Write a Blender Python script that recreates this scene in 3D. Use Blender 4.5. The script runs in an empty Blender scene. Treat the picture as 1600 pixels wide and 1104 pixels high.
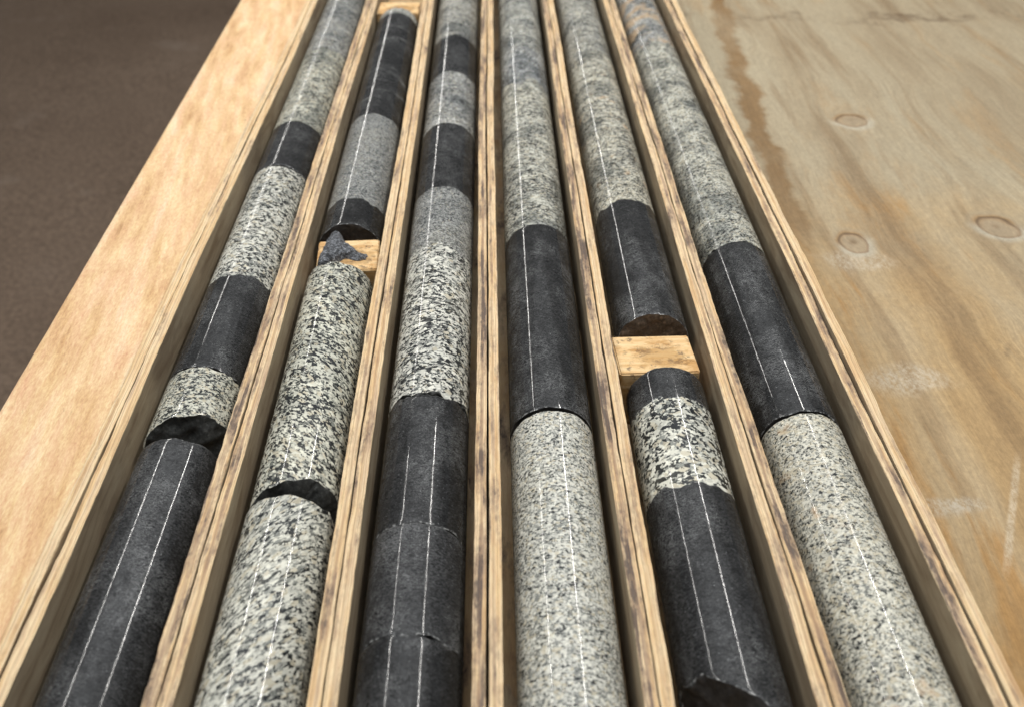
import bpy, math, random
import numpy as np

# ------------------------------------------------------------------ camera, world, lights, exposure
scene = bpy.context.scene
MM = 0.001

cam_data = bpy.data.cameras.new('camera')
cam_data.lens = 34.99
cam_data.sensor_width = 36.0
cam_data.clip_start = 0.01
cam_data.clip_end = 60.0
cam_data.dof.use_dof = True
cam_data.dof.focus_distance = 0.60
cam_data.dof.aperture_fstop = 9.0
cam = bpy.data.objects.new('camera', cam_data)
cam.location = (0.00295, 0.0, 0.3593)
cam.rotation_euler = (math.radians(90 - 36.406), 0.0, math.radians(-1.14))
scene.collection.objects.link(cam)
scene.camera = cam

world = bpy.data.worlds.new('World')
scene.world = world
world.use_nodes = True
bg = world.node_tree.nodes['Background']
bg.inputs['Color'].default_value = (0.90, 0.95, 1.0, 1)
bg.inputs['Strength'].default_value = 0.09


def tube_lamp(name, x, y0, y1, z, width, radiance, aim, color=(1.0, 0.97, 0.92)):
    """A ceiling batten lamp running along the box."""
    ld = bpy.data.lights.new(name, 'AREA')
    ld.shape = 'RECTANGLE'
    ld.size = width
    ld.size_y = y1 - y0
    ld.energy = radiance * math.pi * width * (y1 - y0)
    ld.color = color
    o = bpy.data.objects.new(name, ld)
    o.location = (x, (y0 + y1) / 2, z)
    o.rotation_euler = (0, math.atan2(x - aim, z) * 1.0, 0)
    scene.collection.objects.link(o)
    return o


tube_lamp('lamp_batten', -1.18, 0.35, 2.25, 1.25, 0.020, 72, 0.0)
tube_lamp('lamp_batten', 0.60, 0.35, 2.05, 1.25, 0.022, 96, 0.0)
tube_lamp('lamp_batten', -1.38, 2.70, 6.60, 1.25, 0.040, 34, -0.5)

# overhead fill lamps added for soft light and sheen: sheets of growing size, so the light fades out towards its edges
for k, (w, l) in enumerate([(1.6, 2.6), (3.0, 4.0), (4.6, 5.6), (6.4, 7.2)]):
    ld = bpy.data.lights.new('overhead_fill', 'AREA')
    ld.shape = 'RECTANGLE'
    ld.size, ld.size_y = w, l
    ld.energy = 0.54 * math.pi * w * l
    ld.color = (0.94, 0.97, 1.0)
    lo_ = bpy.data.objects.new('overhead_fill', ld)
    lo_.location = (-0.2, 1.2, 2.5 + 0.02 * k)
    scene.collection.objects.link(lo_)

vs = scene.view_settings
vs.view_transform = 'Standard'
vs.look = 'None'
vs.gamma = 1.0
vs.exposure = -0.04
vs.use_curve_mapping = False

cy = scene.cycles
cy.max_bounces, cy.diffuse_bounces, cy.glossy_bounces, cy.transmission_bounces = 5, 3, 3, 0
cy.caustics_reflective = cy.caustics_refractive = False
cy.use_adaptive_sampling = True
cy.adaptive_threshold = 0.02


# ------------------------------------------------------------------ shader helpers
class T:
    def __init__(self, name):
        self.m = bpy.data.materials.new(name)
        self.m.use_nodes = True
        self.nt = self.m.node_tree
        self.bsdf = self.nt.nodes['Principled BSDF']
        self.out = self.nt.nodes['Material Output']

    def n(self, kind, **kw):
        nd = self.nt.nodes.new(kind)
        for k, v in kw.items():
            setattr(nd, k, v)
        return nd

    def put(self, sock, v):
        if isinstance(v, bpy.types.NodeSocket):
            self.nt.links.new(v, sock)
        elif isinstance(v, (tuple, list)) and sock.type == 'RGBA' and len(v) == 3:
            sock.default_value = (*v, 1)
        else:
            sock.default_value = v

    def math(self, op, a, b=None, c=None, clamp=False):
        nd = self.n('ShaderNodeMath', operation=op, use_clamp=clamp)
        self.put(nd.inputs[0], a)
        if b is not None:
            self.put(nd.inputs[1], b)
        if c is not None:
            self.put(nd.inputs[2], c)
        return nd.outputs[0]

    def vmath(self, op, a, b=None):
        nd = self.n('ShaderNodeVectorMath', operation=op)
        self.put(nd.inputs[0], a)
        if b is not None:
            self.put(nd.inputs[1], b)
        return nd.outputs[0]

    def scale(self, v, s):
        nd = self.n('ShaderNodeVectorMath', operation='SCALE')
        self.put(nd.inputs[0], v)
        self.put(nd.inputs['Scale'], s)
        return nd.outputs[0]

    def obj(self):
        return self.n('ShaderNodeTexCoord').outputs['Object']

    def sep(self, v):
        nd = self.n('ShaderNodeSeparateXYZ')
        self.put(nd.inputs[0], v)
        return nd.outputs

    def comb(self, x, y, z):
        nd = self.n('ShaderNodeCombineXYZ')
        for i, v in enumerate((x, y, z)):
            self.put(nd.inputs[i], v)
        return nd.outputs[0]

    def noise(self, v, scale=1.0, detail=3.0, rough=0.55, color=False, dist=0.0):
        nd = self.n('ShaderNodeTexNoise')
        self.put(nd.inputs['Vector'], v)
        nd.inputs['Scale'].default_value = scale
        nd.inputs['Detail'].default_value = detail
        nd.inputs['Roughness'].default_value = rough
        nd.inputs['Distortion'].default_value = dist
        return nd.outputs['Color' if color else 'Fac']

    def voro(self, v, scale=1.0, feature='F1', out='Color', rnd=1.0):
        nd = self.n('ShaderNodeTexVoronoi', feature=feature)
        self.put(nd.inputs['Vector'], v)
        nd.inputs['Scale'].default_value = scale
        nd.inputs['Randomness'].default_value = rnd
        return nd.outputs[out]

    def ramp(self, f, stops, interp='LINEAR'):
        nd = self.n('ShaderNodeValToRGB')
        cr = nd.color_ramp
        cr.interpolation = interp
        while len(cr.elements) < len(stops):
            cr.elements.new(0.5)
        for e, (p, c) in zip(cr.elements, stops):
            e.position = p
            e.color = (c, c, c, 1) if isinstance(c, (int, float)) else (*c, 1)
        self.put(nd.inputs[0], f)
        return nd.outputs[0]

    def step(self, f, a, b):
        nd = self.n('ShaderNodeMapRange', interpolation_type='SMOOTHSTEP')
        self.put(nd.inputs[0], f)
        nd.inputs[1].default_value = a
        nd.inputs[2].default_value = b
        return nd.outputs[0]

    def mix(self, f, a, b, blend='MIX'):
        nd = self.n('ShaderNodeMix', data_type='RGBA', blend_type=blend)
        self.put(nd.inputs[0], f)
        self.put(nd.inputs[6], a)
        self.put(nd.inputs[7], b)
        return nd.outputs[2]

    def bump(self, h, dist, strength=1.0, normal=None):
        nd = self.n('ShaderNodeBump')
        nd.inputs['Strength'].default_value = strength
        nd.inputs['Distance'].default_value = dist
        self.put(nd.inputs['Height'], h)
        if normal is not None:
            self.put(nd.inputs['Normal'], normal)
        return nd.outputs[0]

    def attr(self, name):
        return self.n('ShaderNodeAttribute', attribute_name=name).outputs['Fac']

    def set(self, **kw):
        for k, v in kw.items():
            self.put(self.bsdf.inputs[k.replace('_', ' ')], v)
        return self.m


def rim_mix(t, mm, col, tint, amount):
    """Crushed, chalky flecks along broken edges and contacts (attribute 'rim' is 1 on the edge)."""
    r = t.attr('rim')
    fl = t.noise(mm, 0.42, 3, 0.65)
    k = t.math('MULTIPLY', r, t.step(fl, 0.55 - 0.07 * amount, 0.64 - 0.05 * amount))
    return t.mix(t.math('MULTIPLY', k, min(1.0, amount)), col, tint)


def finish_rock(t, mm, col, wet, bump_mm, rough0, rough1, brk=0.5):
    fn = t.noise(mm, 0.75, 3, 0.72)
    nrm = t.bump(fn, bump_mm * 1.6 * MM, 0.8)
    cnr = t.bump(t.math('MULTIPLY_ADD', fn, 0.28, t.math('MULTIPLY', t.noise(mm, 0.07, 2, 0.5), 2.6)), bump_mm * MM, 0.8)
    dry = t.step(t.noise(t.vmath('MULTIPLY', mm, (1.0, 0.45, 1.0)), 0.036, 3, 0.68), 0.40, 0.66)
    t.set(Base_Color=col, Roughness=0.65, Normal=nrm, Specular_IOR_Level=0.12)
    if wet > 0:
        gap = t.step(t.noise(mm, 0.30, 3, 0.7), 0.36, 0.56)
        cw = t.math('MULTIPLY', t.math('MULTIPLY_ADD', dry, -0.35 * wet, wet), t.math('MULTIPLY_ADD', gap, brk, 1.0 - brk))
        t.set(Coat_Weight=cw,
              Coat_Roughness=t.math('MULTIPLY_ADD', dry, rough1, rough0),
              Coat_IOR=1.38, Coat_Normal=cnr)
    return t.m


def granite(name, seed, grain=2.4, dark=0.30, cream=0.12, light=(0.60, 0.60, 0.56), foli=1.25, clot=0.0,
            rust=0.0, wet=0.9, grey=0.0, rim=0.6, matt=0.0, mott=0.35, shear=0.0):
    t = T(name)
    rnd = random.Random(seed)
    grain = grain * 0.60
    off = tuple(rnd.uniform(-400, 400) for _ in range(3))
    mm = t.vmath('ADD', t.scale(t.obj(), 1000.0), off)
    if shear:
        sx, sy, sz = t.sep(mm)
        mm = t.comb(sx, t.math('MULTIPLY_ADD', sx, shear, sy), sz)
    wn = t.noise(mm, 1.3 / grain, 2, 0.6, color=True)
    warp = t.scale(t.vmath('SUBTRACT', wn, (0.5, 0.5, 0.5)), 0.9 * grain)
    p = t.vmath('MULTIPLY', t.vmath('ADD', mm, warp), (1.0, foli, 1.0))
    cells = t.sep(t.voro(p, 0.62 / grain))
    fcell = t.sep(t.voro(t.vmath('ADD', p, (70.0, 0.0, 20.0)), 1.25 / grain))
    L = tuple(c * f for c, f in zip(light, (0.92, 0.895, 0.845)))
    G = tuple(c * f for c, f in zip(L, (0.44, 0.46, 0.475)))
    W = tuple(min(0.85, c * 1.25) for c in L)
    CR = (0.53, 0.465, 0.33)
    low = t.noise(t.vmath('MULTIPLY', mm, (0.7, 1.8, 0.7)), 0.055, 5, 0.66)
    fine = t.noise(p, 2.0 / grain, 2, 0.7)
    # two generations of interlocking crystals; each draws its mineral at random
    pick = t.step(t.noise(p, 0.55 / grain, 2, 0.6), 0.47, 0.53)
    r = t.math('ADD', t.math('MULTIPLY', cells[0], pick), t.math('MULTIPLY', fcell[0], t.math('SUBTRACT', 1.0, pick)))
    r = t.math('MULTIPLY_ADD', t.math('SUBTRACT', low, 0.5), 0.30 + 1.0 * mott, r)
    r = t.math('MULTIPLY_ADD', t.math('SUBTRACT', fine, 0.5), 0.16, r)
    fd = 0.12 + 0.46 * dark
    K = (0.010, 0.011, 0.012)
    col = t.ramp(r, [(0.05, W), (0.30, L), (0.52 - 0.25 * fd, tuple(c * 0.85 for c in L)), (0.60 - 0.3 * fd, G),
                     (1.0 - fd - 0.03, tuple(c * 0.75 for c in G)), (1.0 - fd, (0.035, 0.037, 0.037)), (1.0, K)])
    crm_ = t.math('MULTIPLY', t.step(cells[1], 1.0 - cream - 0.02, 1.0 - cream + 0.02), t.step(r, 1.0 - fd, 0.94 - fd))
    col = t.mix(t.math('MULTIPLY', crm_, 0.65), col, CR)
    if clot > 0:
        cl = t.step(t.noise(t.vmath('MULTIPLY', mm, (0.8, 1.9, 0.8)), 0.075, 4, 0.68), 0.68 - 0.16 * clot, 0.75 - 0.14 * clot)
        col = t.mix(t.math('MULTIPLY', cl, 0.85), col, t.mix(fine, (0.008, 0.009, 0.010), (0.085, 0.085, 0.085)))
    # mottled tone along the core: mud film, moisture, chlorite
    tone = t.noise(t.vmath('MULTIPLY', mm, (1.0, 0.8, 1.0)), 0.024, 4, 0.62)
    col = t.mix(t.math('MULTIPLY', t.step(tone, 0.44, 0.66), min(1.0, 0.95 * mott)), col, (0.42, 0.44, 0.46), 'MULTIPLY')
    col = t.mix(t.math('MULTIPLY', t.step(tone, 0.50, 0.30), 0.12), col, (0.46, 0.42, 0.30))
    if rust > 0:
        ru = t.step(t.noise(mm, 0.05, 3, 0.6), 0.62 - 0.12 * rust, 0.74 - 0.08 * rust)
        col = t.mix(t.math('MULTIPLY', ru, 0.7), col, t.mix(cells[1], (0.42, 0.24, 0.11), (0.62, 0.48, 0.30)))
    if grey > 0:
        col = t.mix(grey, col, (0.12, 0.125, 0.13))
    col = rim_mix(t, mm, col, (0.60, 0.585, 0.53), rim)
    return finish_rock(t, mm, col, wet, 0.034, 0.045 + matt, 0.10, 0.40)


def basalt(name, seed, base=0.028, speck=0.5, scuff=0.4, wet=1.0, veins=0.0, tint=(1.0, 1.0, 1.02), rim=0.7, matt=0.0):
    t = T(name)
    rnd = random.Random(seed)
    base = base * 0.22
    off = tuple(rnd.uniform(-400, 400) for _ in range(3))
    mm = t.vmath('ADD', t.scale(t.obj(), 1000.0), off)
    b = tuple(base * c for c in tint)
    tone = t.noise(t.vmath('MULTIPLY', mm, (1.0, 0.7, 1.0)), 0.030, 4, 0.66)
    st = t.vmath('MULTIPLY', mm, (0.75, 1.5, 0.75))
    fine = t.noise(st, 0.75, 4, 0.80)
    col = t.ramp(fine, [(0.32, tuple(c * 0.25 for c in b)), (0.48, b), (0.58, tuple(c * 4.0 for c in b)), (0.72, tuple(c * 14.0 for c in b))])
    col = t.mix(t.math('MULTIPLY', t.step(tone, 0.58, 0.34), 0.6), col, tuple(c * 0.45 for c in b))
    # dried mud film and rubbed zones with short fibrous marks
    sc = t.noise(t.vmath('MULTIPLY', mm, (1.0, 0.6, 1.0)), 0.042, 5, 0.7)
    zone = t.step(sc, 0.42, 0.68)
    fib = t.noise(t.vmath('ADD', st, (9.0, 4.0, 2.0)), 0.42, 4, 0.75, dist=1.6)
    thin = t.math('SUBTRACT', 1.0, t.step(t.math('ABSOLUTE', t.math('SUBTRACT', fib, 0.52)), 0.003, 0.034))
    k = t.math('MULTIPLY', t.math('MULTIPLY_ADD', zone, 0.85, 0.15), thin)
    col = t.mix(t.math('MULTIPLY', k, min(1.0, 0.45 + scuff)), col, (0.27, 0.27, 0.265))
    film = t.math('MULTIPLY', t.step(sc, 0.54, 0.76), t.step(fib, 0.42, 0.64))
    col = t.mix(t.math('MULTIPLY', film, min(1.0, scuff * 1.2)), col, (0.095, 0.097, 0.096))
    # feldspar pin-points
    vn = t.n('ShaderNodeTexVoronoi')
    t.put(vn.inputs['Vector'], st)
    vn.inputs['Scale'].default_value = 0.85
    vc = t.sep(vn.outputs['Color'])
    pin = t.math('MULTIPLY', t.math('SUBTRACT', 1.0, t.step(vn.outputs['Distance'], 0.12, 0.26)), t.step(vc[0], 0.955 - 0.07 * speck, 0.97))
    col = t.mix(t.math('MULTIPLY', pin, 0.7), col, (0.36, 0.37, 0.37))
    if veins > 0:
        w = t.noise(t.vmath('MULTIPLY', mm, (0.35, 1.0, 0.35)), 0.10, 3, 0.6)
        col = t.mix(t.math('MULTIPLY', t.step(w, 0.60, 0.70), veins), col, t.mix(vc[1], (0.06, 0.06, 0.06), (0.30, 0.30, 0.28)))
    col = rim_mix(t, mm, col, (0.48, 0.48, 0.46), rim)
    return finish_rock(t, mm, col, wet, 0.042, 0.028 + matt, 0.07, 0.50)


def broken(name, seed, base):
    t = T(name)
    mm = t.vmath('ADD', t.scale(t.obj(), 1000.0), (seed * 17.3, seed * 5.1, seed * 9.7))
    col = t.ramp(t.noise(mm, 0.45, 5, 0.7), [(0.30, tuple(c * 0.35 for c in base)), (0.55, base), (0.75, tuple(min(0.7, c * 2.4) for c in base))])
    h = t.noise(mm, 0.35, 6, 0.7)
    return t.set(Base_Color=col, Roughness=0.55, Normal=t.bump(h, 0.9 * MM, 0.9))


# ------------------------------------------------------------------ wood materials
def strip_wood(name, seed, dirt=0.5, warm=1.0):
    """Thin plywood slat: raw layered edge on top, smoother veneer on the faces."""
    t = T(name)
    o = t.obj()
    oi = t.n('ShaderNodeObjectInfo').outputs['Random']
    v = t.vmath('ADD', t.scale(o, 1000.0), t.comb(t.math('MULTIPLY', oi, 91.0), t.math('MULTIPLY', oi, 733.0), seed * 13.0))
    nz = t.sep(t.n('ShaderNodeNewGeometry').outputs['Normal'])[2]
    top = t.step(nz, 0.25, 0.6)
    x, y, z = t.sep(v)
    u = t.attr('ply')                                   # -1..1 across the slat
    ub = t.math('MULTIPLY_ADD', t.math('SUBTRACT', t.noise(t.vmath('MULTIPLY', v, (0.1, 0.02, 0.1)), 1.0, 2, 0.5), 0.5), 0.5, u)
    layer = t.math('FLOOR', t.math('MULTIPLY_ADD', ub, 1.5, t.math('MULTIPLY_ADD', oi, 3.0, 4.5)))
    lay = t.comb(t.math('MULTIPLY', layer, 7.31), t.math('MULTIPLY', y, 0.010), t.math('MULTIPLY', oi, 57.0))
    ln = t.noise(lay, 1.0, 4, 0.62)
    g2 = t.noise(t.vmath('MULTIPLY', v, (1.6, 0.12, 1.6)), 1.0, 4, 0.7)
    topc = t.ramp(ln, [(0.28, (0.50 * warm, 0.305, 0.150)), (0.44, (0.67 * warm, 0.455, 0.24)), (0.55, (0.75, 0.56, 0.335)), (0.68, (0.57, 0.40, 0.25)), (0.78, (0.40, 0.26, 0.17))])
    topc = t.mix(0.30, topc, t.ramp(g2, [(0.25, 0.15), (0.7, 0.85)]), 'OVERLAY')
    # brown core ply, then grime patches with ragged ends
    core_ply = t.math('SUBTRACT', 1.0, t.step(t.math('ABSOLUTE', t.math('ADD', ub, t.math('MULTIPLY_ADD', oi, 0.8, -0.4))), 0.15, 0.42))
    topc = t.mix(t.math('MULTIPLY', core_ply, 0.15 + 0.40 * min(1.0, dirt)), topc, t.mix(g2, (0.20, 0.12, 0.085), (0.42, 0.28, 0.18)))
    d1 = t.noise(t.comb(t.math('MULTIPLY_ADD', layer, 0.35, t.math('MULTIPLY', x, 0.07)), t.math('MULTIPLY', y, 0.018), t.math('MULTIPLY', oi, 91.0)), 1.0, 4, 0.6)
    d2 = t.noise(t.vmath('MULTIPLY', v, (0.55, 0.22, 0.55)), 1.0, 4, 0.72)
    d3 = t.math('MULTIPLY_ADD', t.math('SUBTRACT', d2, 0.5), 0.35, t.math('MULTIPLY_ADD', t.math('SUBTRACT', oi, 0.5), 0.06, d1))
    lo = 0.66 - 0.17 * dirt
    topc = t.mix(t.math('MULTIPLY', t.step(d3, lo - 0.10, lo + 0.06), 0.60), topc, t.mix(d2, (0.14, 0.09, 0.070), (0.36, 0.245, 0.165)))
    topc = t.mix(t.math('MULTIPLY', t.step(d3, lo + 0.02, lo + 0.15), 0.85), topc, t.mix(d2, (0.022, 0.018, 0.018), (0.12, 0.09, 0.080)))
    pf = t.math('FRACT', t.math('MULTIPLY_ADD', ub, 1.5, t.math('MULTIPLY_ADD', oi, 3.0, 4.5)))
    glue = t.math('SUBTRACT', 1.0, t.step(t.math('ABSOLUTE', t.math('SUBTRACT', pf, 0.5)), 0.04, 0.12))
    topc = t.mix(t.math('MULTIPLY', glue, 0.45), topc, (0.20, 0.115, 0.06))
    # thin pale burr where the saw left the arris
    burr = t.math('MULTIPLY', t.step(t.math('ABSOLUTE', u), 0.80, 0.97), t.step(t.noise(t.vmath('MULTIPLY', v, (0.2, 0.09, 0.2)), 1.0, 4, 0.7), 0.42, 0.60))
    topc = t.mix(t.math('MULTIPLY', burr, 0.6), topc, (0.74, 0.57, 0.34))
    # veneer faces
    s1 = t.noise(t.vmath('MULTIPLY', v, (0.1, 0.012, 0.11)), 1.0, 4, 0.6, dist=0.8)
    sc = t.ramp(s1, [(0.30, (0.21, 0.15, 0.09)), (0.50, (0.32, 0.25, 0.165)), (0.66, (0.38, 0.31, 0.21)), (0.76, (0.34, 0.21, 0.11))])
    sc = t.mix(0.20, sc, t.ramp(g2, [(0.3, 0.2), (0.7, 0.8)]), 'OVERLAY')
    blot = t.step(t.noise(t.vmath('MULTIPLY', v, (0.05, 0.02, 0.06)), 1.0, 3, 0.6), 0.54, 0.62)
    sc = t.mix(t.math('MULTIPLY', blot, 0.45), sc, (0.19, 0.135, 0.085))
    col = t.mix(top, sc, topc)
    return t.set(Base_Color=col, Roughness=0.68, Normal=t.bump(g2, 0.25 * MM, 0.7), Specular_IOR_Level=0.3)


def pine_board():
    t = T('pine_board')
    o = t.obj()
    v = t.scale(o, 1000.0)
    wv = t.vmath('ADD', v, t.scale(t.vmath('SUBTRACT', t.noise(t.vmath('MULTIPLY', v, (1, 0.5, 1)), 0.016, 2, 0.5, color=True), (0.5, 0.5, 0.5)), 16.0))
    x, y, z = t.sep(wv)
    sk = t.comb(t.math('MULTIPLY_ADD', y, 0.10, x), y, z)      # sawn slightly off the grain
    g = t.noise(t.vmath('MULTIPLY', sk, (0.085, 0.0085, 0.1)), 1.0, 5, 0.60)
    col = t.ramp(g, [(0.30, (0.50, 0.285, 0.130)), (0.42, (0.65, 0.415, 0.215)), (0.56, (0.73, 0.495, 0.285)), (0.70, (0.75, 0.55, 0.355))])
    saw = t.noise(t.vmath('MULTIPLY', sk, (0.12, 0.026, 0.1)), 1.0, 4, 0.62)
    fib = t.noise(t.vmath('MULTIPLY', v, (0.85, 0.22, 0.9)), 1.0, 4, 0.74)
    col = t.mix(0.26, col, t.ramp(saw, [(0.3, 0.2), (0.7, 0.85)]), 'OVERLAY')
    col = t.mix(0.34, col, t.ramp(fib, [(0.3, 0.12), (0.7, 0.88)]), 'OVERLAY')
    nick = t.step(t.noise(t.vmath('MULTIPLY', sk, (0.22, 0.045, 0.3)), 1.0, 5, 0.74), 0.62, 0.73)
    col = t.mix(t.math('MULTIPLY', nick, 0.55), col, (0.30, 0.155, 0.07))
    h = t.math('ADD', t.math('MULTIPLY', saw, 1.5), t.math('MULTIPLY', fib, 0.6))
    return t.set(Base_Color=col, Roughness=0.72, Normal=t.bump(h, 1.0 * MM, 0.7), Specular_IOR_Level=0.25)


def plywood_top():
    t = T('weathered_plywood')
    o = t.obj()
    v = t.scale(o, 1000.0)
    x, y, z = t.sep(v)
    KN = [(366, 946, 17, 17, 0.2), (296, 702, 13, 17, 0.0), (423, 725, 17, 18, 0.5)]
    # grain bends round the knots
    xs = x
    kd = []
    nz = t.math('MULTIPLY', t.math('SUBTRACT', t.noise(v, 0.030, 2, 0.5), 0.5), 1.0)
    for cx, cy, rx, ry, ph in KN:
        dx = t.math('DIVIDE', t.math('SUBTRACT', x, cx), rx)
        dy = t.math('DIVIDE', t.math('SUBTRACT', y, cy), ry)
        d = t.math('SQRT', t.math('ADD', t.math('MULTIPLY', dx, dx), t.math('MULTIPLY', dy, dy)))
        dn = t.math('ADD', d, nz)
        kd.append(dn)
        far = t.math('SQRT', t.math('ADD', t.math('MULTIPLY', dx, dx), t.math('MULTIPLY', t.math('MULTIPLY', dy, dy), 0.06)))
        push = t.math('MULTIPLY', t.math('DIVIDE', dx, t.math('ADD', t.math('MULTIPLY', far, far), 0.6)), rx * 0.55)
        xs = t.math('SUBTRACT', xs, push)
    wob = t.math('MULTIPLY', t.math('SUBTRACT', t.noise(t.vmath('MULTIPLY', v, (0.004, 0.0022, 1)), 1.0, 3, 0.5), 0.5), 62.0)
    g = t.comb(t.math('ADD', xs, wob), y, z)
    broad = t.noise(t.vmath('MULTIPLY', g, (0.013, 0.0016, 0.01)), 1.0, 4, 0.55)
    streak = t.noise(t.vmath('MULTIPLY', t.vmath('ADD', g, (57.0, 300.0, 0)), (0.036, 0.0022, 0.01)), 1.0, 3, 0.6)
    fine = t.noise(t.vmath('MULTIPLY', g, (0.55, 0.030, 0.5)), 1.0, 5, 0.72)
    speck = t.noise(t.vmath('MULTIPLY', v, (1.0, 0.6, 1.0)), 0.35, 4, 0.75)
    patch = t.noise(v, 0.0075, 5, 0.62)
    # old grey board against ochre, weathered more at the near end
    near = t.step(t.math('MULTIPLY_ADD', t.math('SUBTRACT', patch, 0.5), 700.0, y), 900.0, 520.0)
    grey = t.ramp(broad, [(0.30, (0.215, 0.152, 0.085)), (0.50, (0.325, 0.258, 0.163)), (0.70, (0.370, 0.310, 0.208))])
    ochre = t.ramp(broad, [(0.28, (0.27, 0.150, 0.055)), (0.48, (0.40, 0.260, 0.115)), (0.68, (0.43, 0.33, 0.20))])
    col = t.mix(t.math('MULTIPLY', near, 0.85), grey, ochre)
    lines = t.noise(t.vmath('MULTIPLY', t.vmath('ADD', g, (11.0, 90.0, 0)), (0.085, 0.0034, 0.01)), 1.0, 4, 0.6)
    col = t.mix(t.math('MULTIPLY', t.step(lines, 0.56, 0.70), 0.30), col, (0.20, 0.125, 0.06))
    st2 = t.step(streak, 0.54, 0.66)
    col = t.mix(t.math('MULTIPLY', st2, 0.42), col, (0.175, 0.105, 0.046))
    ocs = t.step(t.noise(t.vmath('MULTIPLY', g, (0.022, 0.0035, 0.01)), 1.0, 5, 0.65), 0.52, 0.66)
    col = t.mix(t.math('MULTIPLY', ocs, t.math('MULTIPLY_ADD', near, 0.50, 0.22)), col, (0.36, 0.185, 0.05))
    # rusty water stain beside the box
    e = t.math('SUBTRACT', x, t.math('MULTIPLY_ADD', t.math('SUBTRACT', t.noise(v, 0.018, 4, 0.6), 0.5), 46.0, t.math('MULTIPLY_ADD', y, 0.077, 198.0)))
    sx = t.math('SUBTRACT', 1.0, t.step(t.math('ABSOLUTE', e), 6.0, 17.0))
    ylim = t.math('MULTIPLY', t.step(y, 650.0, 760.0), t.math('MULTIPLY_ADD', t.step(patch, 0.30, 0.60), 0.35, 0.55))
    col = t.mix(t.math('MULTIPLY', sx, ylim), col, (0.20, 0.112, 0.040))
    # split and dark grain line across the far end
    cr = t.math('SUBTRACT', y, t.math('MULTIPLY_ADD', t.math('SUBTRACT', t.noise(v, 0.03, 5, 0.65), 0.5), 150.0, 1268.0))
    crm = t.math('SUBTRACT', 1.0, t.step(t.math('ABSOLUTE', cr), 2.0, 22.0))
    col = t.mix(t.math('MULTIPLY', crm, t.math('MULTIPLY', t.step(patch, 0.38, 0.55), 0.6)), col, (0.10, 0.06, 0.03))
    # dark mould
    mo = t.step(t.noise(t.vmath('MULTIPLY', v, (0.016, 0.009, 0.01)), 1.0, 6, 0.72), 0.60, 0.74)
    col = t.mix(t.math('MULTIPLY', mo, t.math('MULTIPLY_ADD', near, 0.4, 0.25)), col, (0.13, 0.095, 0.06))
    # pale rubbed smears and one chalky scratch
    for cx, cy, rx, ry in [(286, 672, 30, 20), (257, 402, 15, 8), (274, 405, 12, 6), (276, 522, 34, 18)]:
        dx = t.math('DIVIDE', t.math('SUBTRACT', x, cx), rx)
        dy = t.math('DIVIDE', t.math('SUBTRACT', y, cy), ry)
        d = t.math('ADD', t.math('SQRT', t.math('ADD', t.math('MULTIPLY', dx, dx), t.math('MULTIPLY', dy, dy))), t.math('MULTIPLY', nz, 1.6))
        k = t.math('MULTIPLY', t.math('SUBTRACT', 1.0, t.step(d, 0.5, 1.2)), t.step(speck, 0.30, 0.65))
        col = t.mix(t.math('MULTIPLY', k, 0.6), col, (0.46, 0.40, 0.31))
    sd = t.math('ABSOLUTE', t.math('SUBTRACT', x, t.math('MULTIPLY_ADD', t.math('SUBTRACT', y, 407.0), 0.50, 301.0)))
    sk = t.math('MULTIPLY', t.math('SUBTRACT', 1.0, t.step(sd, 1.0, 3.4)),
                t.math('MULTIPLY', t.step(y, 345.0, 372.0), t.math('SUBTRACT', 1.0, t.step(y, 425.0, 452.0))))
    col = t.mix(t.math('MULTIPLY', sk, t.math('MULTIPLY_ADD', t.step(speck, 0.35, 0.6), 0.5, 0.2)), col, (0.50, 0.41, 0.29))
    # knots
    kh = 0.0
    for dn, (cx, cy, rx, ry, ph) in zip(kd, KN):
        h = t.math('MULTIPLY', dn, 0.5)
        dk_ = t.ramp(h, [(0.00, (0.15, 0.095, 0.05)), (0.12, (0.23, 0.16, 0.09)), (0.22, (0.30, 0.225, 0.14)), (0.30, (0.33, 0.25, 0.155)),
                         (0.38, (0.31, 0.215, 0.12)), (0.46, (0.115, 0.068, 0.034)), (0.53, (0.30, 0.19, 0.09)), (0.65, (0.33, 0.26, 0.165))])
        pl_ = t.ramp(h, [(0.00, (0.22, 0.15, 0.085)), (0.20, (0.32, 0.245, 0.155)), (0.40, (0.33, 0.25, 0.155)), (0.47, (0.25, 0.17, 0.10)),
                         (0.52, (0.40, 0.35, 0.26)), (0.66, (0.41, 0.36, 0.27)), (0.80, (0.35, 0.28, 0.18))])
        ax_ = t.math('DIVIDE', t.math('SUBTRACT', x, cx), rx)
        ay_ = t.math('DIVIDE', t.math('SUBTRACT', y, cy), ry)
        side = t.step(t.math('MULTIPLY_ADD', ax_, ph - 0.35, ay_), -0.5, 0.6)
        k = t.math('SUBTRACT', 1.0, t.step(dn, 0.95, 1.7))
        col = t.mix(t.math('MULTIPLY', k, 0.95), col, t.mix(side, pl_, dk_))
    col = t.mix(0.20, col, t.ramp(fine, [(0.3, 0.12), (0.7, 0.88)]), 'OVERLAY')
    col = t.mix(0.20, col, t.ramp(speck, [(0.28, 0.1), (0.72, 0.9)]), 'OVERLAY')
    h = t.noise(t.vmath('MULTIPLY', v, (1.0, 0.35, 1.0)), 0.28, 4, 0.72)
    return t.set(Base_Color=col, Roughness=0.66, Normal=t.bump(h, 0.55 * MM, 0.8), Specular_IOR_Level=0.3)


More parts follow.
